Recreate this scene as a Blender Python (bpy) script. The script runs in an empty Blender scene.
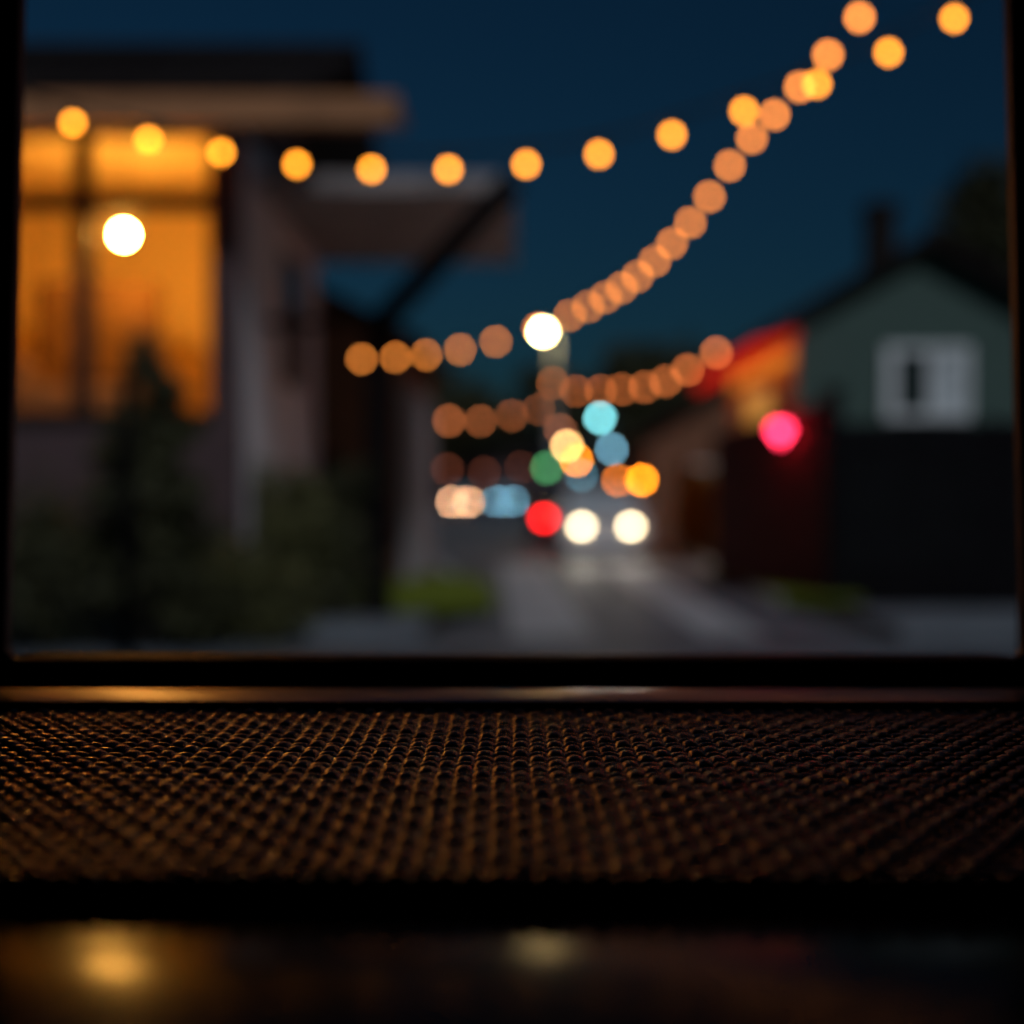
import bpy, bmesh, math, random
import numpy as np
from mathutils import Vector, Matrix
random.seed(4); rng=np.random.default_rng(4)
S=bpy.context.scene
COL=S.collection
S.view_settings.view_transform='Standard'
S.view_settings.look='None'
S.view_settings.exposure=0

# ---------------------------------------------------------------- materials
def srgb(r,g,b):
    f=lambda c:(c/255/12.92) if c/255<=0.04045 else ((c/255+0.055)/1.055)**2.4
    return (f(r),f(g),f(b))
def mat(name,col,rough=0.7,metal=0.0,var=0.35,scale=4.0,bump=0.0,bscale=40.0,spec=0.3,wave=None,coat=0.0,tint=None):
    m=bpy.data.materials.new(name); m.use_nodes=True
    nt=m.node_tree; b=nt.nodes['Principled BSDF']
    tc=nt.nodes.new('ShaderNodeTexCoord')
    n=nt.nodes.new('ShaderNodeTexNoise'); n.inputs['Scale'].default_value=scale; n.inputs['Detail'].default_value=6
    nt.links.new(tc.outputs['Object'],n.inputs['Vector'])
    r=nt.nodes.new('ShaderNodeValToRGB')
    r.color_ramp.elements[0].position=0.3; r.color_ramp.elements[1].position=0.7
    r.color_ramp.elements[0].color=tuple(c*(1-var) for c in col)+(1,)
    r.color_ramp.elements[1].color=tuple(min(1,c*(1+var)) for c in col)+(1,)
    nt.links.new(n.outputs['Fac'],r.inputs['Fac'])
    nt.links.new(r.outputs['Color'],b.inputs['Base Color'])
    b.inputs['Roughness'].default_value=rough; b.inputs['Metallic'].default_value=metal
    b.inputs['Specular IOR Level'].default_value=spec
    b.inputs['Coat Weight'].default_value=coat
    if tint: b.inputs['Specular Tint'].default_value=tint+(1,)
    if bump or wave:
        bp=nt.nodes.new('ShaderNodeBump'); bp.inputs['Distance'].default_value=0.02
        bp.inputs['Strength'].default_value=bump if bump else 0.5
        if wave:
            w=nt.nodes.new('ShaderNodeTexWave'); w.bands_direction=wave[0]; w.inputs['Scale'].default_value=wave[1]
            nt.links.new(tc.outputs['Object'],w.inputs['Vector']); nt.links.new(w.outputs['Fac'],bp.inputs['Height'])
        else:
            n2=nt.nodes.new('ShaderNodeTexNoise'); n2.inputs['Scale'].default_value=bscale; n2.inputs['Detail'].default_value=8
            nt.links.new(tc.outputs['Object'],n2.inputs['Vector']); nt.links.new(n2.outputs['Fac'],bp.inputs['Height'])
        nt.links.new(bp.outputs['Normal'],b.inputs['Normal'])
    return m
def emit(name,col,strength):
    m=bpy.data.materials.new(name); m.use_nodes=True
    nt=m.node_tree; nt.nodes.clear()
    o=nt.nodes.new('ShaderNodeOutputMaterial'); e=nt.nodes.new('ShaderNodeEmission')
    e.inputs['Color'].default_value=tuple(col)+(1,); e.inputs['Strength'].default_value=strength
    nt.links.new(e.outputs[0],o.inputs['Surface']); return m

M_asphalt=mat('asphalt',(0.125,0.14,0.165),0.62,var=0.5,scale=0.7,bump=0.25,bscale=30)
M_concrete=mat('concrete',(0.18,0.20,0.23),0.7,var=0.25,scale=1.2,bump=0.2,bscale=25)
M_strip=mat('pale_concrete',(0.45,0.47,0.50),0.7,var=0.25,scale=1.2,bump=0.2,bscale=25)
M_soil=mat('soil',(0.04,0.042,0.03),0.9,scale=0.6,bump=0.4,bscale=6)
M_grass=mat('grass_blades',(0.21,0.26,0.03),0.75,var=0.4,scale=6)
M_leaf=mat('leaves',(0.12,0.115,0.045),0.6,var=0.6,scale=3)
M_leafd=mat('dark_leaves',(0.065,0.064,0.03),0.6,var=0.6,scale=3)
M_leafy=mat('amber_lit_leaves',(0.60,0.34,0.04),0.6,var=0.5,scale=3)  # amber light on yellow-green leaves put into the leaf colour
M_bark=mat('bark',(0.06,0.045,0.03),0.9,bump=0.5,bscale=15)
M_wallL=mat('plaster_mauve',(0.105,0.065,0.07),0.85,var=0.15,scale=1.2,bump=0.1)
M_wallLs=mat('plaster_lit_side',(0.85,0.79,0.82),0.85,var=0.08,scale=1.2,bump=0.1)  # far lighter than the front plaster; light on the side wall put into colour
M_wallg=mat('garden_wall_render',(0.42,0.41,0.44),0.85,var=0.12,scale=1.2,bump=0.1)
M_trim=mat('warm_lit_trim',(0.50,0.22,0.10),0.55,var=0.15)  # orange light on the eave put into its base colour
M_tile=mat('roof_tiles',(0.02,0.015,0.015),0.8,wave=('X',3.0),spec=.12)
M_room=mat('warm_room_plaster',(0.75,0.56,0.26),0.9,var=0.1,scale=0.8)
M_muntin=mat('window_bar_wood',(0.04,0.022,0.015),0.6)
M_canopy=mat('canopy_boards',(0.38,0.33,0.33),0.7,wave=('Y',2.5))
M_post=mat('dark_timber',(0.006,0.005,0.006),0.85,spec=.06)
M_brown=mat('brown_render',(0.26,0.12,0.07),0.85)
M_green=mat('green_weatherboard',(0.085,0.135,0.12),0.8,var=0.1,wave=('Z',3.2))
M_orangewall=mat('amber_lit_weatherboard',(0.6,0.36,0.13),0.7,var=0.15,wave=('Z',3.2))  # warm light on the green house's side wall put into its colour
M_white=mat('white_paint',(0.88,0.89,0.92),0.5,var=0.03)
M_curtain=mat('curtain_cloth',(0.66,0.70,0.74),0.9,wave=('X',6))
M_pane=mat('dark_window_glass',(0.01,0.012,0.015),0.08,var=0.1,spec=.5)
M_fence=mat('stained_fence_boards',(0.008,0.007,0.009),0.9,var=0.3,wave=('X',3.5),spec=.05)
M_fence2=mat('red_brown_fence_boards',(0.15,0.042,0.036),0.9,var=0.3,wave=('X',3.5),spec=.06)
M_metal=mat('galvanised_metal',(0.15,0.18,0.22),0.65,metal=0.1)
M_blackmetal=mat('black_metal',(0.02,0.02,0.022),0.4,metal=0.3)
M_redpaint=mat('red_lens',(0.4,0.02,0.02),0.4)
M_cord=mat('black_cord',(0.01,0.01,0.01),0.6)
M_rubber=mat('tyre_rubber',(0.012,0.012,0.012),0.9,spec=.1)
M_dash=mat('black_lacquer',(0.008,0.006,0.0055),0.165,var=0.3,scale=9,bump=0.02,bscale=260,spec=.034,tint=(1,.60,.38))
M_ledge=mat('brushed_copper',(0.30,0.165,0.13),0.32,metal=0.85,var=0.2,scale=12,bump=0.03,bscale=200)
M_frame=mat('black_window_frame',(0.006,0.006,0.007),0.55,var=0.2,scale=20,bump=0.05,bscale=250,spec=.12)
M_lip=mat('copper_trim',(0.42,0.19,0.14),0.55,metal=0.3,var=0.2,scale=30)
M_wallin=mat('interior_panel',(0.03,0.027,0.027),0.8)
M_hub=mat('alloy_rim',(0.4,0.4,0.42),0.35,metal=0.9)

# ---------------------------------------------------------------- helpers
class MB:
    def __init__(s): s.v=[]; s.f=[]; s.smooth=[]
    def add(s,vs,fs,sm=False):
        o=len(s.v); s.v+= [tuple(v) for v in vs]
        for f in fs: s.f.append(tuple(i+o for i in f)); s.smooth.append(sm)
        return s
    def box(s,x0,x1,y0,y1,z0,z1,bev=0.0):
        if bev<=0:
            vs=[(x0,y0,z0),(x1,y0,z0),(x1,y1,z0),(x0,y1,z0),(x0,y0,z1),(x1,y0,z1),(x1,y1,z1),(x0,y1,z1)]
            return s.add(vs,[(0,3,2,1),(4,5,6,7),(0,1,5,4),(1,2,6,5),(2,3,7,6),(3,0,4,7)])
        bm=bmesh.new(); bmesh.ops.create_cube(bm,size=1)
        for v in bm.verts: v.co=Vector(((x0+x1)/2+v.co.x*(x1-x0),(y0+y1)/2+v.co.y*(y1-y0),(z0+z1)/2+v.co.z*(z1-z0)))
        bmesh.ops.bevel(bm,geom=bm.edges[:],offset=bev,segments=3,affect='EDGES',profile=0.5)
        return s.frombm(bm,True)
    def frombm(s,bm,sm=False):
        bm.verts.ensure_lookup_table(); bm.verts.index_update()
        s.add([v.co[:] for v in bm.verts],[tuple(v.index for v in f.verts) for f in bm.faces],sm); bm.free(); return s
    def tube(s,pts,rad,n=8,cap=True):
        pts=[Vector(p) for p in pts]; rads=rad if isinstance(rad,(list,tuple)) else [rad]*len(pts)
        vs=[];fs=[]
        for i,p in enumerate(pts):
            d=(pts[min(i+1,len(pts)-1)]-pts[max(i-1,0)]).normalized()
            a=d.orthogonal().normalized() if abs(d.z)>0.99 else d.cross(Vector((0,0,1))).normalized()
            b=d.cross(a)
            for k in range(n):
                t=2*math.pi*k/n; vs.append(p+(a*math.cos(t)+b*math.sin(t))*rads[i])
        for i in range(len(pts)-1):
            for k in range(n):
                fs.append((i*n+k,i*n+(k+1)%n,(i+1)*n+(k+1)%n,(i+1)*n+k))
        if cap: fs.append(tuple(range(n))[::-1]); fs.append(tuple((len(pts)-1)*n+k for k in range(n)))
        return s.add(vs,fs,True)
    def sphere(s,c,r,seg=16,sc=(1,1,1)):
        bm=bmesh.new(); bmesh.ops.create_uvsphere(bm,u_segments=seg,v_segments=seg//2+2,radius=r)
        for v in bm.verts: v.co=Vector((c[0]+v.co.x*sc[0],c[1]+v.co.y*sc[1],c[2]+v.co.z*sc[2]))
        return s.frombm(bm,True)
    def prism(s,poly,axis,a,b):
        P=(lambda p,t:(t,p[0],p[1])) if axis=='x' else (lambda p,t:(p[0],t,p[1]))
        n=len(poly); vs=[P(p,a) for p in poly]+[P(p,b) for p in poly]
        fs=[tuple(range(n)),tuple(range(2*n-1,n-1,-1))]+[(i,i+n,(i+1)%n+n,(i+1)%n) for i in range(n)]
        return s.add(vs,fs)
    def obj(s,name,m,parent=None,origin=(0,0,0),fixn=True):
        me=bpy.data.meshes.new(name); o=origin
        me.from_pydata([(v[0]-o[0],v[1]-o[1],v[2]-o[2]) for v in s.v],[],s.f); me.update()
        me.polygons.foreach_set('use_smooth',s.smooth)
        if fixn:
            bm=bmesh.new(); bm.from_mesh(me); bmesh.ops.recalc_face_normals(bm,faces=bm.faces[:]); bm.to_mesh(me); bm.free()
        me.materials.append(m)
        ob=bpy.data.objects.new(name,me); COL.objects.link(ob)
        if parent: ob.parent=parent
        else: ob.location=o
        return ob
def root(name,loc,label,cat,group=None,rz=0):
    e=bpy.data.objects.new(name,None); e.location=loc; e.rotation_euler=(0,0,rz); e.empty_display_size=0.2
    COL.objects.link(e); tag(e,label,cat,group); return e
def tag(o,label,cat,group=None):
    o['label']=label; o['category']=cat
    if group: o['group']=group
def struct(o): o['kind']='structure'
def np_mesh(name,V,F,m,smooth=False):
    me=bpy.data.meshes.new(name)
    me.vertices.add(len(V)); me.vertices.foreach_set('co',V.astype(np.float32).ravel())
    k=F.shape[1]
    me.loops.add(F.size); me.loops.foreach_set('vertex_index',F.astype(np.int32).ravel())
    me.polygons.add(len(F)); me.polygons.foreach_set('loop_start',np.arange(0,F.size,k,dtype=np.int32))
    me.polygons.foreach_set('loop_total',np.full(len(F),k,dtype=np.int32))
    me.polygons.foreach_set('use_smooth',np.full(len(F),smooth))
    me.update(calc_edges=True); me.validate(); me.materials.append(m)
    ob=bpy.data.objects.new(name,me); COL.objects.link(ob); return ob
def leaves(name,clumps,count,size,m,parent=None):
    cl=np.array(clumps); w=cl[:,3]*cl[:,4]*cl[:,5]; idx=rng.choice(len(cl),count,p=w/w.sum())
    d=rng.normal(size=(count,3)); d/=np.linalg.norm(d,axis=1)[:,None]
    r=rng.random(count)**0.45
    c=cl[idx,:3]+d*r[:,None]*cl[idx,3:]*(1+0.15*rng.normal(size=(count,1)))
    a=rng.normal(size=(count,3)); a/=np.linalg.norm(a,axis=1)[:,None]
    b=np.cross(a,rng.normal(size=(count,3))); b/=np.linalg.norm(b,axis=1)[:,None]
    s=size*(0.6+0.8*rng.random(count))[:,None]
    V=np.stack([c-a*s,c-b*s*0.5,c+a*s,c+b*s*0.5],1).reshape(-1,3)
    F=np.arange(count*4).reshape(-1,4)
    o=np_mesh(name,V,F,m)
    if parent: o.parent=parent
    return o

# ---------------------------------------------------------------- ground & roads
o=MB().add([(-2000,-200,0),(2000,-200,0),(2000,3000,0),(-2000,3000,0)],[(0,1,2,3)]).obj('ground',M_soil,fixn=False); struct(o)
o=MB().add([(-60,4,0.004),(60,4,0.004),(60,14.2,0.004),(-60,14.2,0.004)],[(0,1,2,3)]).obj('cross_street',M_asphalt,fixn=False); struct(o)
cl=[(1.45,14.2,2.3),(1.45,18,1.9),(1.35,22,2.1),(1.1,28,2.6),(0.6,36,2.9),(-0.4,48,3.1),(-1.3,62,3.3),(-1.8,80,3.4),(-2.0,110,3.4),(-2.0,200,3.4)]
V=[];F=[]
for i,(cx,y,h) in enumerate(cl): V+=[(cx-h,y,0.008),(cx+h,y,0.008)]
for i in range(len(cl)-1): F.append((2*i,2*i+1,2*i+3,2*i+2))
o=MB().add(V,F).obj('road',M_asphalt,fixn=False); struct(o)
for side,nm in ((-1,'kerb'),(1,'kerb')):
    mb=MB()
    for i in range(1,len(cl)-1):
        (cx,y,h),(c2,y2,h2)=cl[i],cl[i+1]
        a,b=cx+side*h,c2+side*h2; w=side*0.14
        mb.add([(a,y,0),(b,y2,0),(b+w,y2,0),(a+w,y,0),(a,y,.12),(b,y2,.12),(b+w,y2,.12),(a+w,y,.12)],[(0,1,5,4),(4,5,6,7),(2,3,7,6),(3,0,4,7)])
    o=mb.obj(nm,M_strip); struct(o)
mb=MB()
mb.box(-40,-0.9,14.25,15.85,0,0.11); o=mb.obj('pavement',M_concrete); struct(o)
o=MB().box(3.9,40,14.25,16.7,0,0.11).obj('pavement',M_concrete); struct(o)
V=[];F=[]
pl=[(c[0]+c[2]+0.14,c[1]) for c in cl[2:]]
for x,y in pl: V+=[(x,y,0.10),(x+1.4,y,0.10)]
for i in range(len(pl)-1): F.append((2*i,2*i+1,2*i+3,2*i+2))
o=MB().add(V,F).obj('pavement',M_concrete,fixn=False); struct(o)
mb=MB()
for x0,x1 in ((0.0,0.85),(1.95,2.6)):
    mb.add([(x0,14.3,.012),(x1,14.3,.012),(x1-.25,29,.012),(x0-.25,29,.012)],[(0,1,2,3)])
o=mb.obj('pale_road_strip',M_strip,fixn=False); struct(o)  # paler strips along the road surface
mb=MB()
for y in (31,36,42,49,57): mb.add([(0.95-(y-30)*.05,y,.012),(1.07-(y-30)*.05,y,.012),(1.07-(y-28.4)*.05,y+1.6,.012),(0.95-(y-28.4)*.05,y+1.6,.012)],[(0,1,2,3)])
o=mb.obj('road_marking',M_white,fixn=False); struct(o)
def grass(name,poly,n,h=0.10,z0=0.11):
    P=np.array(poly); mn=P.min(0); mx=P.max(0)
    pts=rng.random((n*3,2))*(mx-mn)+mn
    ins=np.zeros(len(pts),bool); j=len(P)-1
    for i in range(len(P)):
        xi,yi=P[i];xj,yj=P[j]
        c=((yi>pts[:,1])!=(yj>pts[:,1]))&(pts[:,0]<(xj-xi)*(pts[:,1]-yi)/(yj-yi+1e-9)+xi); ins^=c; j=i
    p=pts[ins][:n]; k=len(p); ang=rng.random(k)*6.28; w=0.012
    hh=h*(0.5+rng.random(k)); lx=rng.normal(size=k)*0.03; ly=rng.normal(size=k)*0.03
    z=np.full(k,z0)
    A=np.stack([p[:,0]-w*np.cos(ang),p[:,1]-w*np.sin(ang),z],1);B=np.stack([p[:,0]+w*np.cos(ang),p[:,1]+w*np.sin(ang),z],1)
    C=np.stack([p[:,0]+lx,p[:,1]+ly,z+hh],1)
    V=np.stack([A,B,C],1).reshape(-1,3); F=np.arange(3*k).reshape(-1,3)
    o=np_mesh(name,V,F,M_grass); o['kind']='stuff'
    b=MB().add([(x,y,z0+.003) for x,y in poly],[tuple(range(len(poly)))]).obj('verge',M_grass,fixn=False); struct(b)
grass('grass',[(-2.6,15.9),(-0.75,15.9),(-.25,16.3),(-.2,17.2),(-.3,19.5),(-.7,22),(-1.5,22),(-2.6,20)],18000,h=.06,z0=.13)
grass('grass',[(3.42,17.3),(4.3,17.3),(4.3,17.8),(3.95,17.9),(3.1,22.6),(3.3,24),(3.42,21)],5000,h=.06)
grass('grass',[(-2.9,26),(-1.8,26),(-2.5,36),(-3.8,36)],5000)
grass('grass',[(4.1,26),(5.6,26),(5.6,36),(4.2,36)],6000,z0=.125)

# ---------------------------------------------------------------- plaster house with glowing window
B=(-5,14,0)
H=root('plaster_house',B,'mauve plaster house with large glowing window and tiled roof','house')
mb=MB()
X0,X1,Z0,Z1=-5.0,-2.92,2.23,5.0
mb.box(-9.5,X0,14,14.2,0,5.1); mb.box(X1,-2.68,14,14.2,0,5.1); mb.box(X0,X1,14,14.2,0,Z0); mb.box(X0,X1,14,14.2,Z1,5.1)
mb.obj('wall',M_wallL,H,B)
mb=MB(); mb.box(-2.88,-2.677,14.2,19.6,0,5.1); mb.box(-9.5,-2.88,19.4,19.6,0,5.1); mb.box(-9.5,-9.3,14.2,19.4,0,5.1)
w2=mb.obj('wall',M_wallLs,H,B); w2['label']='side wall coloured as lit, with a narrow dark window'
mb=MB(); mb.box(-9.2,-2.9,17.2,17.3,2.0,5.05); mb.box(-9.2,-2.9,14.2,17.2,2.0,2.1); mb.box(-9.2,-2.9,14.2,17.2,5.0,5.08)
mb.box(-5.9,-5.8,14.2,17.2,2.1,5.0); mb.box(-2.95,-2.885,14.2,17.2,2.1,5.0)
mb.obj('room',M_room,H,B)
win=MB()
win.box(X0,X0+.07,13.97,14.06,Z0,Z1); win.box(X1-.05,X1,13.97,14.06,Z0,Z1); win.box(X0,X1,13.96,14.08,Z1-.05,Z1); win.box(X0,X1,13.93,14.1,Z0-.06,Z0+.03)
win.box(-4.30,-4.11,13.98,14.05,Z0,Z1); win.box(X0,X1,13.985,14.045,4.22,4.40)
W=win.obj('window',M_muntin,H,B)
sw=MB().box(-2.69,-2.64,16.6,18.0,2.75,4.3).obj('window',M_muntin,H,B)
MB().box(-2.66,-2.632,16.68,17.25,2.85,4.2).box(-2.66,-2.632,17.33,17.92,2.85,4.2).obj('pane',M_pane,sw,(0,0,0)).location=(5,-14,0)
r=MB(); r.prism([(12.95,5.10),(16.7,6.50),(20.6,5.10),(20.6,5.20),(16.7,6.62),(12.95,5.20)],'x',-10,-1.75)
for k in range(28):
    x=-9.9+k*0.3; r.tube([(x,12.97,5.22),(x,16.7,6.64)],0.04,6)
r.tube([(-10,16.7,6.64),(-1.75,16.7,6.64)],0.08,8)
r.obj('roof',M_tile,H,B)
MB().prism([(14.2,5.1),(16.7,6.4),(19.5,5.1)],'x',-2.9,-2.7).obj('gable',M_wallL,H,B)
MB().box(-10,-1.04,12.86,12.96,4.80,5.02).box(-10,-1.04,12.96,14.0,5.02,5.08).obj('eave',M_trim,H,B)
MB().box(-2.67,-.02,15,20,4.66,4.76).box(-2.67,0.0,14.94,15.0,4.62,4.80).box(-.02,0.04,14.94,20,4.62,4.8).obj('canopy',M_canopy,H,B)
mb=MB(); mb.box(-1.58,-1.32,15.4,15.62,0,3.35,0.01); mb.tube([(-1.47,15.2,3.2),(0.02,14.85,4.72)],0.14,6); mb.tube([(-2.68,15.5,3.3),(-1.45,15.5,3.3)],0.05,6)
mb.obj('post',M_post,H,B)
MB().box(-9.5,-2.66,13.9,14.0,0,0.5).obj('plinth',M_concrete,H,B)

L=root('pendant_lamp',(-4.0,14.7,5.0),'round glowing globe pendant hanging in the room','lamp')
MB().tube([(0,0,0),(0,0,-.82)],0.01,6).sphere((0,0,-.79),0.04,8).obj('cord',M_cord,L)
MB().sphere((0,0,-.88),0.062,20).obj('globe',emit('warm_globe',(1.0,0.46,0.08),690),L)
A=root('armchair',(-4.55,15.6,2.1),'high backed armchair seen through the glowing window','armchair')
M_sofa=mat('ochre_upholstery',(0.20,0.10,0.035),0.9)
MB().box(-.7,.7,-.05,.25,.3,1.7,0.14).obj('backrest',M_sofa,A)
MB().box(-.6,.6,-.7,.1,.15,.5,0.08).obj('seat',M_sofa,A)
for x in (-.72,.54): MB().box(x,x+.18,-.7,.1,.15,.8,0.06).obj('armrest',M_sofa,A)

# ---------------------------------------------------------------- generic gable house
def gable_house(loc,w,d,hw,hr,Mw,Mr,label,over=0.35,windows=(),name='gable_house',ridge='y',door=None):
    R=root(name,loc,label,'house')
    if ridge=='y':
        MB().prism([(-w/2,0),(w/2,0),(w/2,hw),(0,hr-.05),(-w/2,hw)],'y',0,d).obj('wall',Mw,R)
        s=(hr-hw)/(w/2); e=w/2+over; z=hw-over*s
        MB().prism([(-e,z),(0,hr),(e,z),(e,z+.14),(0,hr+.16),(-e,z+.14)],'y',-over,d+over).obj('roof',Mr,R)
    else:
        MB().prism([(0,0),(d,0),(d,hw),(d/2,hr-.05),(0,hw)],'x',-w/2,w/2).obj('wall',Mw,R)
        s=(hr-hw)/(d/2); z=hw-over*s
        MB().prism([(-over,z),(d/2,hr),(d+over,z),(d+over,z+.14),(d/2,hr+.16),(-over,z+.14)],'x',-w/2-over,w/2+over).obj('roof',Mr,R)
    for (x,z,ww,hh,Mp) in windows:
        f=MB().box(x-ww/2-.07,x+ww/2+.07,-.05,.02,z-.07,z).box(x-ww/2-.07,x+ww/2+.07,-.05,.02,z+hh,z+hh+.07)
        f.box(x-ww/2-.07,x-ww/2,-.05,.02,z,z+hh).box(x+ww/2,x+ww/2+.07,-.05,.02,z,z+hh).box(x-.03,x+.03,-.045,.02,z,z+hh)
        wo=f.obj('window',M_white,R)
        MB().box(x-ww/2,x+ww/2,-.02,.01,z,z+hh).obj('pane',Mp,wo)
    if door:
        x,Md=door; do=MB().box(x-.45,x+.45,-.04,.02,0,2.05,0.01).obj('door',Md,R); MB().sphere((x+.36,-.07,1.0),.035,8).obj('handle',M_metal,do)
    return R
M_litpane=emit('lit_window_pane',(1.0,0.42,0.08),0.6)
M_dimpane=emit('dim_window_pane',(1.0,0.55,0.2),0.06)
gable_house((-4.2,21,0),5.1,8,3.75,5.0,M_brown,M_tile,'low brown rendered house beside the canopy',windows=[(-0.8,1,1.1,1.2,M_pane)],name='brown_house',door=(1.2,M_post))
o=MB().box(-1.62,-1.45,21.0,26,0,2.9).box(-1.66,-1.41,20.95,26.05,2.9,2.98).obj('garden_wall',M_wallg); tag(o,'pale rendered garden wall beside the brown house','wall')

# green weatherboard house
B=(6.97,24,0)
G=root('weatherboard_house',B,'green weatherboard house with dark gable roof and eave given a red glow','house')
MB().prism([(-2.19,0),(2.19,0),(2.19,4.3),(0,5.5),(-2.19,4.3)],'y',0,7).obj('wall',M_green,G)
sw=MB().box(-2.21,-2.192,0.02,6.98,0,4.25).obj('wall',M_orangewall,G); sw['label']='side wall coloured ochre for the glow under the eave'
s=(5.5-4.3)/2.19; e=2.75; z=5.55-e*s
MB().prism([(-e,z),(0,5.58),(e,z),(e,z+.17),(0,5.78),(-e,z+.17)],'y',-.45,7.4).obj('roof',M_tile,G)
M_eaveglow=emit('red_eave_glow',(1,.022,.010),.55)  # emission standing in for red light falling on the eave
MB().prism([(-2.215,4.06),(-2.86,3.92),(-2.87,3.95),(-2.215,4.10)],'y',-.3,7.6).box(-2.89,-2.872,-.3,7.6,3.64,3.96).obj('eave_glow',M_eaveglow,G)
MB().add([(-2.34,.2,3.80),(-2.25,.2,3.84),(-2.25,6.9,3.84),(-2.34,6.9,3.80)],[(0,1,2,3)]).obj('added_glow_strip',emit('amber_fill_strip',(1,.42,.06),4.2),G)  # strip added out of sight under the eave to brighten the side wall
mb=MB(); x0,x1,zz0,zz1=-.70,.74,2.68,3.91
mb.box(x0,x1,-.07,.02,zz0,zz0+.12).box(x0,x1,-.07,.02,zz1-.12,zz1).box(x0,x0+.2,-.07,.02,zz0+.12,zz1-.12).box(x1-.12,x1,-.07,.02,zz0+.12,zz1-.12).box(.02,.14,-.065,.02,zz0+.12,zz1-.12)
wo=mb.obj('window',M_white,G)
MB().box(x0+.2,.02,-.02,.01,zz0+.12,zz1-.12).obj('pane',M_pane,wo)
MB().box(.14,x1-.12,-.025,.01,zz0+.12,zz1-.12).obj('curtain',M_curtain,wo)
ow=MB().box(-2.25,-2.2,2.0,4.6,2.2,3.4).obj('window',M_white,G); MB().box(-2.262,-2.24,2.08,4.52,2.28,3.32).obj('pane',M_litpane,ow)
MB().box(.1,.65,4.2,4.75,4.8,7.2).box(.04,.71,4.14,4.81,7.0,7.12).obj('chimney',M_tile,G)

def fence(p0,p1,h0,h1,label,M):
    p0=Vector(p0);p1=Vector(p1); d=p1-p0; n=int(d.length/0.14); ang=math.atan2(d.y,d.x)
    R=root('board_fence',(p0.x,p0.y,0),label,'fence',rz=ang)
    mb=MB()
    for i in range(n):
        h=h0+(h1-h0)*i/n
        x=i*d.length/n; hh=h+random.uniform(-.015,.015)
        mb.prism([(x+.004,0.02),(x+d.length/n-.006,.02),(x+d.length/n-.006,hh-.03),(x+d.length/n/2,hh),(x+.004,hh-.03)],'y',-.012,.012)
    mb.obj('boards',M,R)
    h=min(h0,h1)
    MB().box(0,d.length,.013,.06,.4,.5).box(0,d.length,.013,.06,h-.4,h-.3).obj('rail',M,R)
    for i in range(int(d.length/2)+1):
        x=min(i*2,d.length); MB().box(x-.06,x+.06,.061,.18,0,h0+(h1-h0)*x/d.length+.04).obj('fence_post',M,R)
fence((4.05,17.9),(13,17.9),2.36,2.36,'tall dark board fence along the pavement',M_fence)
fence((3.17,22.3),(4.03,17.95),2.36,2.66,'dark red brown board fence running up the side street',M_fence2)
o=MB().box(3.96,4.12,17.8,17.96,0,2.72).box(3.93,4.15,17.77,17.99,2.72,2.78).obj('corner_post',M_fence); tag(o,'taller dark timber post at the fence corner','post')
R=root('red_lantern',(3.60,19.1,2.2),'small glowing red lantern mounted on the fence','lantern')
MB().tube([(.18,0,.06),(0,0,.06)],.02,8).obj('bracket',M_blackmetal,R)
MB().sphere((-.05,0,.10),.065,14).sphere((.05,0,.10),.065,14).tube([(0,0,.10),(0,0,-0.07)],[.10,.008],12).obj('lantern_shade',emit('red_glow',(1,0.025,0.08),17),R)

gable_house((6.6,38,0),6,7,2.9,4.6,M_brown,M_tile,'dark brown house further along the street',windows=[(-1.2,1,1.2,1.1,M_dimpane)])
gable_house((9.5,54,0),7,8,3.2,5.2,M_green,M_tile,'dim house with low roof far along the street')
gable_house((-6.2,37,0),5.2,7,3.1,4.7,M_wallL,M_tile,'small dark plaster house far along the street',windows=[(.9,1,1.1,1.1,M_dimpane)])
gable_house((-8.5,54,0),6,8,3.1,4.9,M_brown,M_tile,'dark low house near the end of the street',windows=[(1.1,1,1.2,1.1,M_dimpane)])
gable_house((12,92,0),10,9,3.4,6.2,M_wallL,M_tile,'distant dark house closing the view',ridge='x')
gable_house((-13,98,0),12,9,3.4,5.6,M_brown,M_tile,'distant wide dark house',ridge='x')
gable_house((2,135,0),26,9,4.2,6.5,M_wallL,M_tile,'long low building at the street end',ridge='x')

# ---------------------------------------------------------------- plants
def tree(loc,h,r,label,m=M_leafd,n=5000,ls=0.16,name='tree'):
    R=root(name,loc,label,'tree')
    tb=MB().tube([(0,0,0),(.05,.02,h*.25),(-.05,.05,h*.5),(.05,0,h*.85)],[h*.03,h*.024,h*.016,h*.005],8)
    cl=[]
    for k in range(9):
        a=random.random()*6.28; z=h*random.uniform(.3,.6); q=r*random.uniform(.4,.85); zz=z+h*random.uniform(.1,.3)
        tb.tube([(0,0,z),(q*.5*math.cos(a),q*.5*math.sin(a),(z+zz)/2),(q*math.cos(a),q*math.sin(a),zz)],[h*.012,h*.008,h*.003],6)
        s=random.uniform(.3,.5)*r; cl.append((q*math.cos(a),q*math.sin(a),zz,s,s,s*.8))
    for k in range(5):
        s=random.uniform(.3,.45)*r; cl.append((random.uniform(-.3,.3)*r,random.uniform(-.3,.3)*r,h*random.uniform(.7,.93),s,s,s*.9))
    tb.obj('trunk',M_bark,R); leaves('crown',cl,n,ls,m,R); return R
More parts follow.
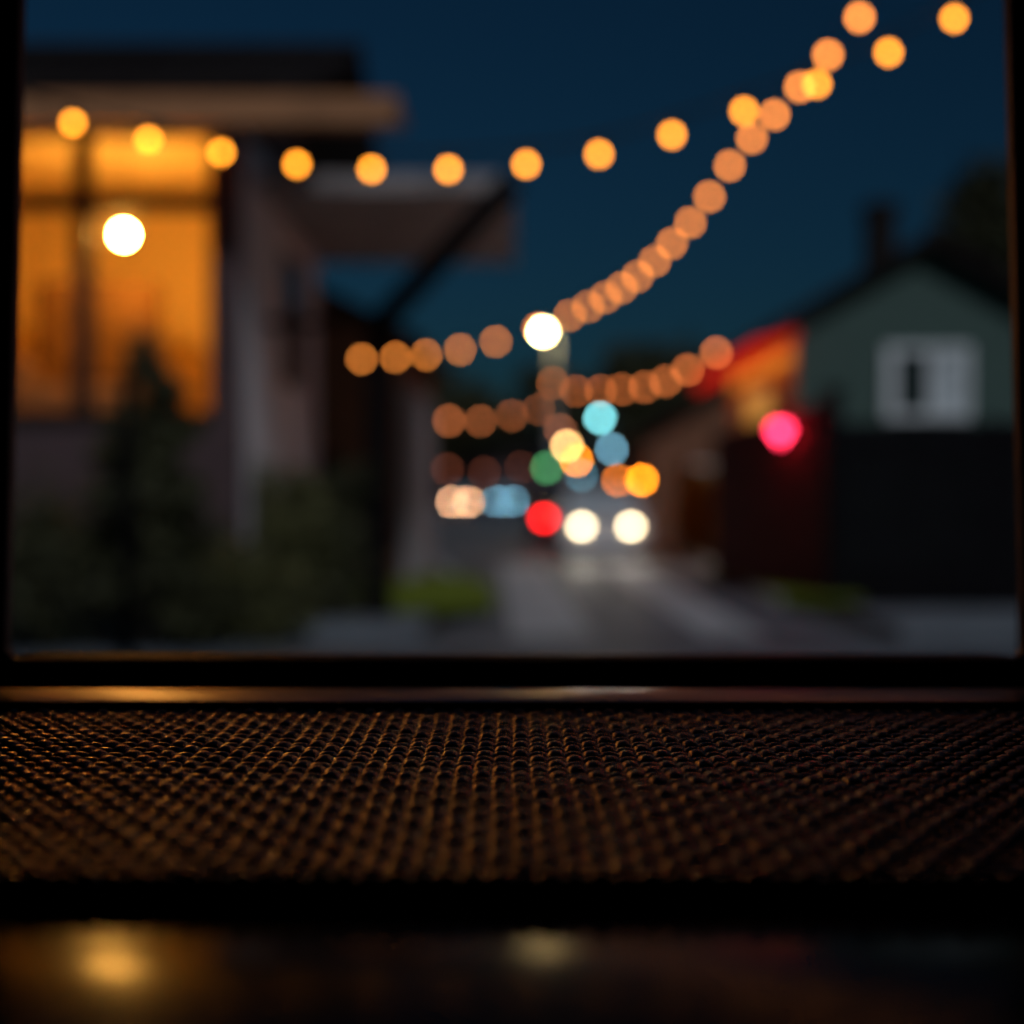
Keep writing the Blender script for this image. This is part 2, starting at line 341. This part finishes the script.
def bush(loc,rx,h,label,m=M_leaf,n=3500,ls=0.05):
    R=root('bush',loc,label,'bush')
    tb=MB(); cl=[]
    for k in range(8):
        a=random.random()*6.28; q=rx*random.uniform(.2,.65); zz=h*random.uniform(.35,.8)
        tb.tube([(0,0,0),(q*.6*math.cos(a),q*.6*math.sin(a),zz*.5),(q*math.cos(a),q*math.sin(a),zz)],[.03,.02,.008],6)
        s=rx*random.uniform(.32,.5); cl.append((q*math.cos(a),q*math.sin(a),zz,s,s,s))
    cl.append((0,0,h*.35,rx*.8,rx*.8,h*.35))
    tb.obj('stem',M_bark,R); leaves('foliage',cl,n,ls,m,R)
def conifer(loc,h,r,label):
    R=root('conifer',loc,label,'tree')
    tb=MB().tube([(0,0,0),(0,0,h*.97)],[.06,.01],8); cl=[]
    for k in range(26):
        t=k/26; z=.3+t*(h-.4); rr=r*(1-t)**.6*random.uniform(.7,1.05)
        for q in range(3):
            a=random.random()*6.28; cl.append((rr*.6*math.cos(a),rr*.6*math.sin(a),z,rr*.45+.04,rr*.45+.04,.13))
            tb.tube([(0,0,z),(rr*.8*math.cos(a),rr*.8*math.sin(a),z-.03)],[.012,.004],5)
    tb.obj('trunk',M_bark,R); leaves('crown',cl,9000,.055,M_leafd,R)
conifer((-3.35,13.1,0),3.05,.85,'slim dark conifer in front of the glowing window')
bush((-4.35,13.2,0),.85,1.9,'dense dark shrub below the glowing window',m=M_leafd)
bush((-5.3,13.1,0),.8,2.0,'dense dark shrub beside the house wall',m=M_leafd)
bush((-2.95,13.5,0),.6,1.15,'low rounded shrub by the house plinth',n=2500)
bush((-2.45,14.9,0),.65,2.15,'leafy shrub against the pale side wall',n=4500)
bush((-1.95,15.4,0),.55,2.0,'leafy shrub beside the canopy post',m=M_leafd)
bush((-2.4,13.7,0),.5,1.0,'low shrub at the pavement edge',n=2000)
bush((4.75,30,0),.75,2.2,'yellow-green shrub with amber light in its leaf colour',m=M_leafy,ls=.07)
bush((4.25,33.0,0),.7,2.3,'shrub beside the street with amber light in its leaf colour',m=M_leafy,ls=.07)
tree((11.2,33,0),9.2,2.4,'dark tree rising behind the green house',ls=.14,n=8000)
tree((6.0,66,0),8.4,3.0,'dark street tree far along the street',ls=.2)
tree((9.5,72,0),8.0,3.2,'dark distant tree beside the street',ls=.2)
tree((-3.6,60,0),6.8,2.4,'dark tree beside the far road',ls=.2)
tree((-5.4,46,0),5.6,1.9,'dark round tree behind the brown house',ls=.15)
tree((-9.5,80,0),9.5,4,'tall dark tree at the street end',ls=.25)
tree((2.6,118,0),11.5,5,'broad dark tree closing the street view',ls=.35)
tree((-5,125,0),10.5,5,'broad dark tree at the road end',ls=.35)
tree((13,112,0),12,6,'broad dark tree behind distant roofs',ls=.35)
o=MB().tube([(0,0,0),(0,0,2.4)],.05,10).sphere((0,0,2.44),.065,10).obj('garden_post',M_post); o.location=(-3.27,12.1,0); tag(o,'slim dark round post beside the conifer','post')

# ---------------------------------------------------------------- lamps
def street_lamp(loc,z,em,dia,label,arm=0.0,pole=.05,group='lamps along the street'):
    R=root('street_lamp',loc,label,'street lamp',group)
    p=MB().tube([(-arm,0,0),(-arm,0,.8),(-arm,0,z-.05)],[pole*1.6,pole,pole*.7],10)
    if arm: p.tube([(-arm,0,z-.1),(-arm*.6,0,z+dia*.5+.12),(0,0,z+dia*.5+.1)],pole*.4,8)
    p.obj('pole',M_metal,R)
    MB().tube([(0,0,z+dia*.35),(0,0,z+dia*.62),(0,0,z+dia*.8)],[dia*.62,dia*.5,dia*.12],14).obj('lamp_cap',M_metal,R)
    MB().sphere((0,0,z),dia/2,18).obj('lamp_globe',em,R)
street_lamp((0.98,45,0),6.47,emit('street_lamp_glow',(1.0,0.70,0.26),260),.22,'tall grey street lamp with bright warm white globe',arm=-.35,pole=.16)
def E(n,r,g,b,k): c=srgb(r,g,b); return emit(n,c,k)
street_lamp((3.71,60,0),4.5,E('cyan_glow',115,200,205,36),.28,'street lamp with cool cyan light')
street_lamp((5.27,75,0),3.61,E('blue_glow',100,150,170,38),.30,'low street lamp with pale blue light')
street_lamp((2.51,65,0),3.47,E('peach_glow',255,195,120,46),.26,'street lamp with pale peach light')
street_lamp((2.5,55,0),2.62,E('amber_glow',255,140,20,50),.22,'garden lamp with amber light')
street_lamp((3.15,34.5,0),1.72,E('amber_bright',255,135,16,66),.15,'short post lamp with bright amber globe')
street_lamp((2.98,40,0),1.75,E('amber_dim',205,105,25,42),.15,'short post lamp with dim amber globe')
street_lamp((4.0,82,0),2.29,E('blue_dim',60,105,120,26),.34,'short lamp with dim blue light')
street_lamp((2.1,62,0),4.07,E('brown_dim',130,75,50,34),.24,'street lamp with weak brownish light')
T=root('traffic_signal',(1.72,70,0),'traffic signal showing green on a slim pole','traffic light')
MB().tube([(0,.1,0),(0,.1,3.5)],.06,8).obj('pole',M_metal,T)
MB().box(-.2,.2,-.02,.2,2.2,3.4,.03).obj('housing',M_blackmetal,T)
for z,m in ((2.53,E('signal_green',50,110,65,42)),(2.85,M_blackmetal),(3.17,M_blackmetal)):
    q=MB().sphere((0,-.06,z),.15,14,(1,.4,1)).obj('lens',m,T)

# ---------------------------------------------------------------- string lights
def spline(P,k=14):
    P=[Vector(p) for p in P]; Q=[P[0]*2-P[1]]+P+[P[-1]*2-P[-2]]; out=[]
    for i in range(1,len(Q)-2):
        a,b,c,d=Q[i-1:i+3]
        for j in range(k):
            t=j/k; out.append(.5*((2*b)+(c-a)*t+(2*a-5*b+4*c-d)*t*t+(3*b-a-3*c+d)*t**3))
    out.append(P[-1]); return out
def string_lights(P,spacing,dia,em,label,off=0.15,rc=.006,minx=-99):
    pts=spline(P); base=pts[0].copy()
    R=root('string_lights',base,label,'string lights','festoon lights over the street')
    up=dia*.5+.045
    cord=MB().tube([p-base+Vector((0,0,up)) for p in pts],rc,6)
    acc=off; run=0; bul=[]
    for a,b in zip(pts[:-1],pts[1:]):
        l=(b-a).length
        while run+l>=acc:
            q=a.lerp(b,(acc-run)/l); acc+=spacing*random.uniform(.97,1.03)
            if q.x>minx: bul.append(q)
        run+=l
    for p in bul: q=p-base; cord.tube([q+Vector((0,0,up+.01)),q+Vector((0,0,dia*.42))],[dia*.3,dia*.42],8)
    cord.obj('cord',M_cord,R)
    src=None
    for p in bul:
        if src is None:
            src=MB().sphere((0,0,0),dia/2,16,(1,1,1.12)).obj('bulb',em,R); src.location=p-base
        else:
            c=src.copy(); COL.objects.link(c); c.parent=R; c.location=p-base
A_=[(-2.6,5.5,3.22),(-2.02,5.5,3.005),(-1.694,5.5,2.912),(-1.412,5.5,2.85),(-1.13,5.5,2.80),(-.828,5.5,2.753),(-.534,5.5,2.734),(-.24,5.5,2.734),(.054,5.5,2.753),(.337,5.5,2.792),(.603,5.5,2.862),(.863,5.5,2.947),(1.075,5.5,3.02),(1.292,5.5,3.113),(1.501,5.5,3.206),(1.721,5.5,3.322),(1.95,5.5,3.45),(2.6,5.5,3.9)]
string_lights([(x,y,z-.002) for x,y,z in A_],.292,.034,emit('bulb_amber',(1.0,0.31,0.02),16),'festoon string of round amber bulbs sagging across the view',off=.085,rc=.007)
B_=[(3.3,8.3,5.6),(2.58,9.2,5.1),(2.52,10,4.92),(2.25,11.5,4.67),(2.03,12.8,4.515),(1.77,14,4.148),(1.404,15.6,3.859),(1.028,17,3.747),(.608,18,3.652),(-.064,18.2,3.433),(-.812,17.7,3.21),(-1.307,17.1,3.10),(-1.80,16.5,3.02),(-2.66,16.2,3.12)]
string_lights([(x,y,z-.01) for x,y,z in B_],.57,.062,emit('bulb_copper',(1.0,0.29,0.045),15),'long festoon string swooping along the street to the house wall',rc=.006,minx=-1.92,off=.0)
string_lights([(1.14,45,4.95),(1.6,43,4.5),(2.39,40,4.26),(3.3,34,3.96),(3.62,30,3.97),(3.9,27,4.1)],2.5,.12,emit('bulb_copper_far',(1.0,0.25,0.06),11.5),'distant festoon string between lamp pole and red glowing eave',off=.6)
string_lights([(-1.69,23,2.75),(-1.37,27,2.81),(-.54,35,3.2),(1.04,45,4.06)],5.2,.11,emit('bulb_copper_dim',(1.0,0.27,0.08),8.5),'distant dim festoon string from garden wall to lamp pole')
string_lights([(-2.3,50,2.2),(-.93,60,2.2),(.6,68,2.6),(2.5,75,3.45)],8.5,.2,emit('bulb_faint',(1.0,0.25,0.12),1.8),'very distant faint festoon string near road end')
for x,y,h in ((-2.6,5.5,3.35),(2.6,5.5,4.05),(3.3,8.3,5.75)):
    o=MB().tube([(0,0,0),(0,0,h)],[.05,.04],10).sphere((0,0,h),.05,10).obj('timber_pole',M_post); o.location=(x,y,0); tag(o,'slim timber pole carrying the festoon string','pole','poles carrying festoon lights')

# ---------------------------------------------------------------- cars
def car(loc,rz,paint,label,head=None,tail=None,beam=0):
    R=root('car',loc,label,'car',rz=rz)
    side=[(-2.12,.24),(-2.15,.55),(-2.05,.74),(-1.3,.93),(-.95,.96),(-.25,1.42),(.1,1.48),(1.0,1.47),(1.7,1.05),(2.08,.98),(2.14,.6),(2.1,.24)]
    bm=bmesh.new(); rings=[]
    for x,sc in ((-.92,.0),(-.90,.5),(-.83,1),(0,1.0),(.83,1),(.90,.5),(.92,0)):
        ring=[]
        for y,z in side:
            t=max(0,(z-.96)/.5); xx=x*(1-.20*t); 
            ring.append(bm.verts.new((xx,y*(.96+.04*min(1,sc)),.32+(z-.32)*(.93+.07*sc) if z>.4 else z)))
        rings.append(ring)
    n=len(side)
    for a,b in zip(rings[:-1],rings[1:]):
        for i in range(n): bm.faces.new((a[i],b[i],b[(i+1)%n],a[(i+1)%n]))
    bm.faces.new(rings[0]); bm.faces.new(rings[-1][::-1])
    MB().frombm(bm,False).obj('body',paint,R)
    MB().add([(-.72,-.965,.975),(.72,-.965,.975),(.62,-.30,1.415),(-.62,-.30,1.415)],[(0,1,2,3)]).obj('windscreen',M_carglass,R)
    MB().add([(-.62,1.08,1.45),(.62,1.08,1.45),(.70,1.70,1.09),(-.70,1.70,1.09)],[(0,1,2,3)]).obj('rear_window',M_pane,R)
    for s in (-1,1):
        MB().add([(s*.925,-.75,.99),(s*.79,-.2,1.36),(s*.79,1.0,1.38),(s*.925,1.45,1.03)],[(0,1,2,3)]).obj('side_window',M_pane,R)
        MB().box(s*1.01-.09,s*1.01+.09,-.75,-.62,.93,1.06,.02).obj('wing_mirror',paint,R)
        for y in (-1.33,1.33):
            w=MB(); w.tube([(s*.72,y,.32),(s*.93,y,.32)],.32,20); wo=w.obj('wheel',M_rubber,R)
            MB().tube([(s*.91,y,.32),(s*.942,y,.32)],.2,12).obj('rim',M_hub,wo)
        MB().sphere((s*.52,-2.10,.70),.08,14,(1.25,.5,.85)).obj('headlight',head or M_metal,R)
        MB().box(s*.62-.12,s*.62+.12,2.06,2.15,.66,.82,.02).obj('tail_light',tail or M_redpaint,R)
        if beam:
            l=bpy.data.lights.new('headlight_beam','SPOT'); l.energy=beam; l.spot_size=math.radians(75); l.spot_blend=.8; l.shadow_soft_size=.08; l.color=(1,.93,.8)
            lo=bpy.data.objects.new('headlight_beam',l); COL.objects.link(lo); lo.parent=R; lo.location=(s*.52,-2.28,.70); lo.rotation_euler=(math.radians(83),0,math.radians(180))
    MB().box(-.24,.24,-2.17,-2.1,.62,.70,.02).obj('grille',M_blackmetal,R)
    MB().box(-.90,.90,-2.20,-2.02,.16,.52,.04).obj('bumper',paint,R)
    MB().box(-.26,.26,-2.215,-2.198,.32,.43).obj('number_plate',M_white,R)
    return R
M_carglass=mat('tinted_windscreen',(0.42,0.56,0.64),0.3,var=.2,spec=.5)
P_sil=mat('pale_grey_car_paint',(0.74,0.79,0.83),0.45,metal=0.0,var=.05)
P_dark=mat('dark_car_paint',(0.03,0.03,0.04),0.3,metal=0.4,var=.05)
car((1.99,32.1,0.008),0,P_sil,'grey hatchback with both headlights on in the street',head=emit('headlight_white',(1,.76,.45),25),beam=60)
car((1.44,38.5,0.008),math.pi,P_dark,'dark car driving away with red tail lights',tail=emit('tail_red',(1,.008,.008),22))
car((-.42,92,0.008),0,P_dark,'distant car with bluish headlights',head=E('headlight_blue',120,180,205,68))
car((-3.2,90,0.008),0,P_dark,'distant car with warm white headlights',head=E('headlight_peach',255,190,140,110))

# ---------------------------------------------------------------- window, ledge, mat, table
def rrect(x0,x1,z0,z1,r,off,y,n=8):
    pts=[]; x0-=off;x1+=off;z0-=off;z1+=off; r=max(.001,r+off)
    for cx,cz,a0 in ((x1-r,z0+r,-90),(x1-r,z1-r,0),(x0+r,z1-r,90),(x0+r,z0+r,180)):
        for k in range(n+1):
            a=math.radians(a0+90*k/n); pts.append((cx+r*math.cos(a),y,cz+r*math.sin(a)))
    return pts
def ring(profile,x0,x1,z0,z1,r):
    mb=MB(); N=36; V=[]
    for off,y in profile: V+=rrect(x0,x1,z0,z1,r,off,y)
    F=[]; m=len(profile)
    for i in range(m):
        a=i*N; b=((i+1)%m)*N
        for k in range(N): F.append((a+k,a+(k+1)%N,b+(k+1)%N,b+k))
    return mb.add(V,F)
WY=.98; WZ=1.5-.1178
Wn=root('window',(0,WY,WZ),'black framed window with rounded corners and thin copper trim','window'); Wn.rotation_euler=(math.radians(-4.7),0,0)
ring([(0,.012),(0,0),(.003,-.003),(.012,-.006),(.015,-.012),(.11,-.014),(.11,.035),(.012,.035)],-.350,.354,0,.85,.010).obj('frame',M_frame,Wn)
ring([(.0030,-.0040),(.0006,-.0036),(-.0008,-.002),(-.0010,.004),(-.0010,.008),(.002,.008),(.002,-.001)],-.350,.354,0,.85,.010).obj('trim',M_lip,Wn)
MB().box(-.345,.349,.013,.065,-.004,.0022,.001).obj('sill',M_lip,Wn)
Rm=root('interior_room',(0,1.1,0),'dark plain room interior around the window opening','room')
MB().box(-3,-.42,-.06,.08,0,2.9).box(.42,3,-.06,.08,0,2.9).box(-.42,.42,-.06,.08,0,1.34).box(-.42,.42,-.01,.08,2.29,2.9).obj('wall',M_wallin,Rm)
MB().box(-3.1,-3,-4.1,.08,0,2.9).box(3,3.1,-4.1,.08,0,2.9).box(-3,3,-4.2,-4.1,0,2.9).obj('wall',M_wallin,Rm)
MB().box(-3.1,3.1,-4.2,.08,2.9,3.0).obj('ceiling',M_wallin,Rm)
MB().box(-3,3,-4.1,-.061,.01,.05).obj('floorboards',M_post,Rm)
o=MB().box(-.75,.75,.846,.905,1.355,1.3732,.0018).obj('window_ledge',M_ledge); tag(o,'brushed copper ledge strip below the window','ledge')
T=root('table',(0,.6,0),'glossy black lacquered table with upturned front edge','table')
prof=[(1.03,1.3545),(1.03,1.325),(.27,1.325),(.262,1.335),(.265,1.360),(.275,1.366),(.30,1.368),(.34,1.3681),(.36,1.3679),(.38,1.3674),(.395,1.3666),(.41,1.3653),(.43,1.3634),(.46,1.3604),(.49,1.3577),(.52,1.3565),(.56,1.356),(.8,1.3545)]
pp=[(a-.6,b) for a,b in prof]; n=len(pp); xsv=np.linspace(-.8,.8,9); V=[];F=[]
for x in xsv: V+=[(x,a,b) for a,b in pp]
for i in range(len(xsv)-1):
    for k in range(n): F.append((i*n+k,i*n+(k+1)%n,(i+1)*n+(k+1)%n,(i+1)*n+k))
tm=MB().add(V,F,True)
tm.add([(-.8,a,b) for a,b in pp],[tuple(range(n))]); tm.add([(.8,a,b) for a,b in pp],[tuple(range(n))[::-1]])
tm.obj('tabletop',M_dash,T)
for x in (-.72,.72):
    for y in (-.25,.3): MB().box(x-.03,x+.03,y-.03,y+.03,.05,1.325).obj('leg',M_post,T)
# woven mat: over-under strands, each crossing a rounded bead
px,py=.0088,.0132; nx,ny=98,28; sx,sy=12,16
W_,D_=px*nx,py*ny; y0=.475
xs=np.linspace(0,W_,nx*sx+1); ys=np.linspace(0,D_,ny*sy+1)
X,Y=np.meshgrid(xs,ys)
jx=.0003*np.sin(X*43+Y*11)+.0003*np.sin(X*17-Y*31); jy=.0004*np.sin(X*23+Y*7)+.0003*np.sin(X*71)
U=(X+jx)/px; Vv=(Y+jy)/py
iu=np.floor(U); iv=np.floor(Vv); fu=U-iu-.5; fv=Vv-iv-.5
even=((iu+iv)%2)==0
def dome(a,b,ra,rb,pw): return np.sqrt(np.clip(1-(a/ra)**2,0,1))*np.clip(1-(b/rb)**2,0,1)**pw
hw_=.0028*dome(fu,fv,.47,.58,.6)
hf_=.0020*dome(fv,fu,.34,.52,.5)
rnd=np.sin(iu*12.9898+iv*78.233)*43758.5453; rnd=rnd-np.floor(rnd)
Z=np.where(even,hw_,hf_)*(.82+.32*rnd)+.0001*np.sin(np.where(even,fu,fv)*45)
edge=np.minimum(np.minimum(X,W_-X),np.minimum(Y,D_-Y)); k=np.clip(edge/.006,0,1)
Zt=1.3672+Z*k-.008*(1-k)**2
Vs=np.stack([X-W_/2,Y+y0,Zt],-1).reshape(-1,3)
r_,c_=Y.shape; I=np.arange(r_*c_).reshape(r_,c_)
F=np.stack([I[:-1,:-1],I[:-1,1:],I[1:,1:],I[1:,:-1]],-1).reshape(-1,4)
M_mat=mat('woven_rattan',(0.030,0.022,0.020),0.24,metal=0.5,var=0.5,scale=60,bump=0.1,bscale=700,spec=.34,tint=(1,.74,.62))
mo=np_mesh('weave',Vs,F,M_mat,True)
R=root('woven_mat',(0,0,0),'dark brown woven mat lying on the glossy table','mat'); mo.parent=R
MB().box(-W_/2+.002,W_/2-.002,y0+.002,y0+D_-.002,1.3567,1.3636,.002).obj('backing',M_rubber,R)

# ---------------------------------------------------------------- sky, added fill light
w=bpy.data.worlds.new('World'); S.world=w; w.use_nodes=True; nt=w.node_tree
bg=nt.nodes['Background']; sk=nt.nodes.new('ShaderNodeTexSky'); sk.sky_type='NISHITA'; sk.sun_disc=False
sk.sun_elevation=math.radians(12); sk.sun_rotation=math.radians(150); sk.ozone_density=3
mx=nt.nodes.new('ShaderNodeMix'); mx.data_type='RGBA'; mx.blend_type='MULTIPLY'; mx.inputs[0].default_value=1
mx.inputs[7].default_value=(.21,.63,.90,1)
nt.links.new(sk.outputs[0],mx.inputs[6]); nt.links.new(mx.outputs[2],bg.inputs['Color']); bg.inputs['Strength'].default_value=.0096
l=bpy.data.lights.new('fill_sun','SUN'); l.energy=.80; l.angle=math.radians(6); l.color=(.88,.94,1)  # directional fill added to brighten walls and ground, source unseen
lo=bpy.data.objects.new('fill_sun',l); COL.objects.link(lo); lo.rotation_euler=(math.radians(50),0,math.radians(19)); lo.location=(0,-5,12)

# ---------------------------------------------------------------- camera
cam=bpy.data.cameras.new('camera'); co=bpy.data.objects.new('camera',cam); COL.objects.link(co)
co.location=(0,0,1.5); co.rotation_euler=(math.radians(90-.93),0,0)
cam.lens=50; cam.sensor_width=36; cam.clip_start=.02; cam.clip_end=5000
cam.dof.use_dof=True; cam.dof.focus_distance=.72; cam.dof.aperture_fstop=2.9; cam.dof.aperture_blades=0
S.camera=co
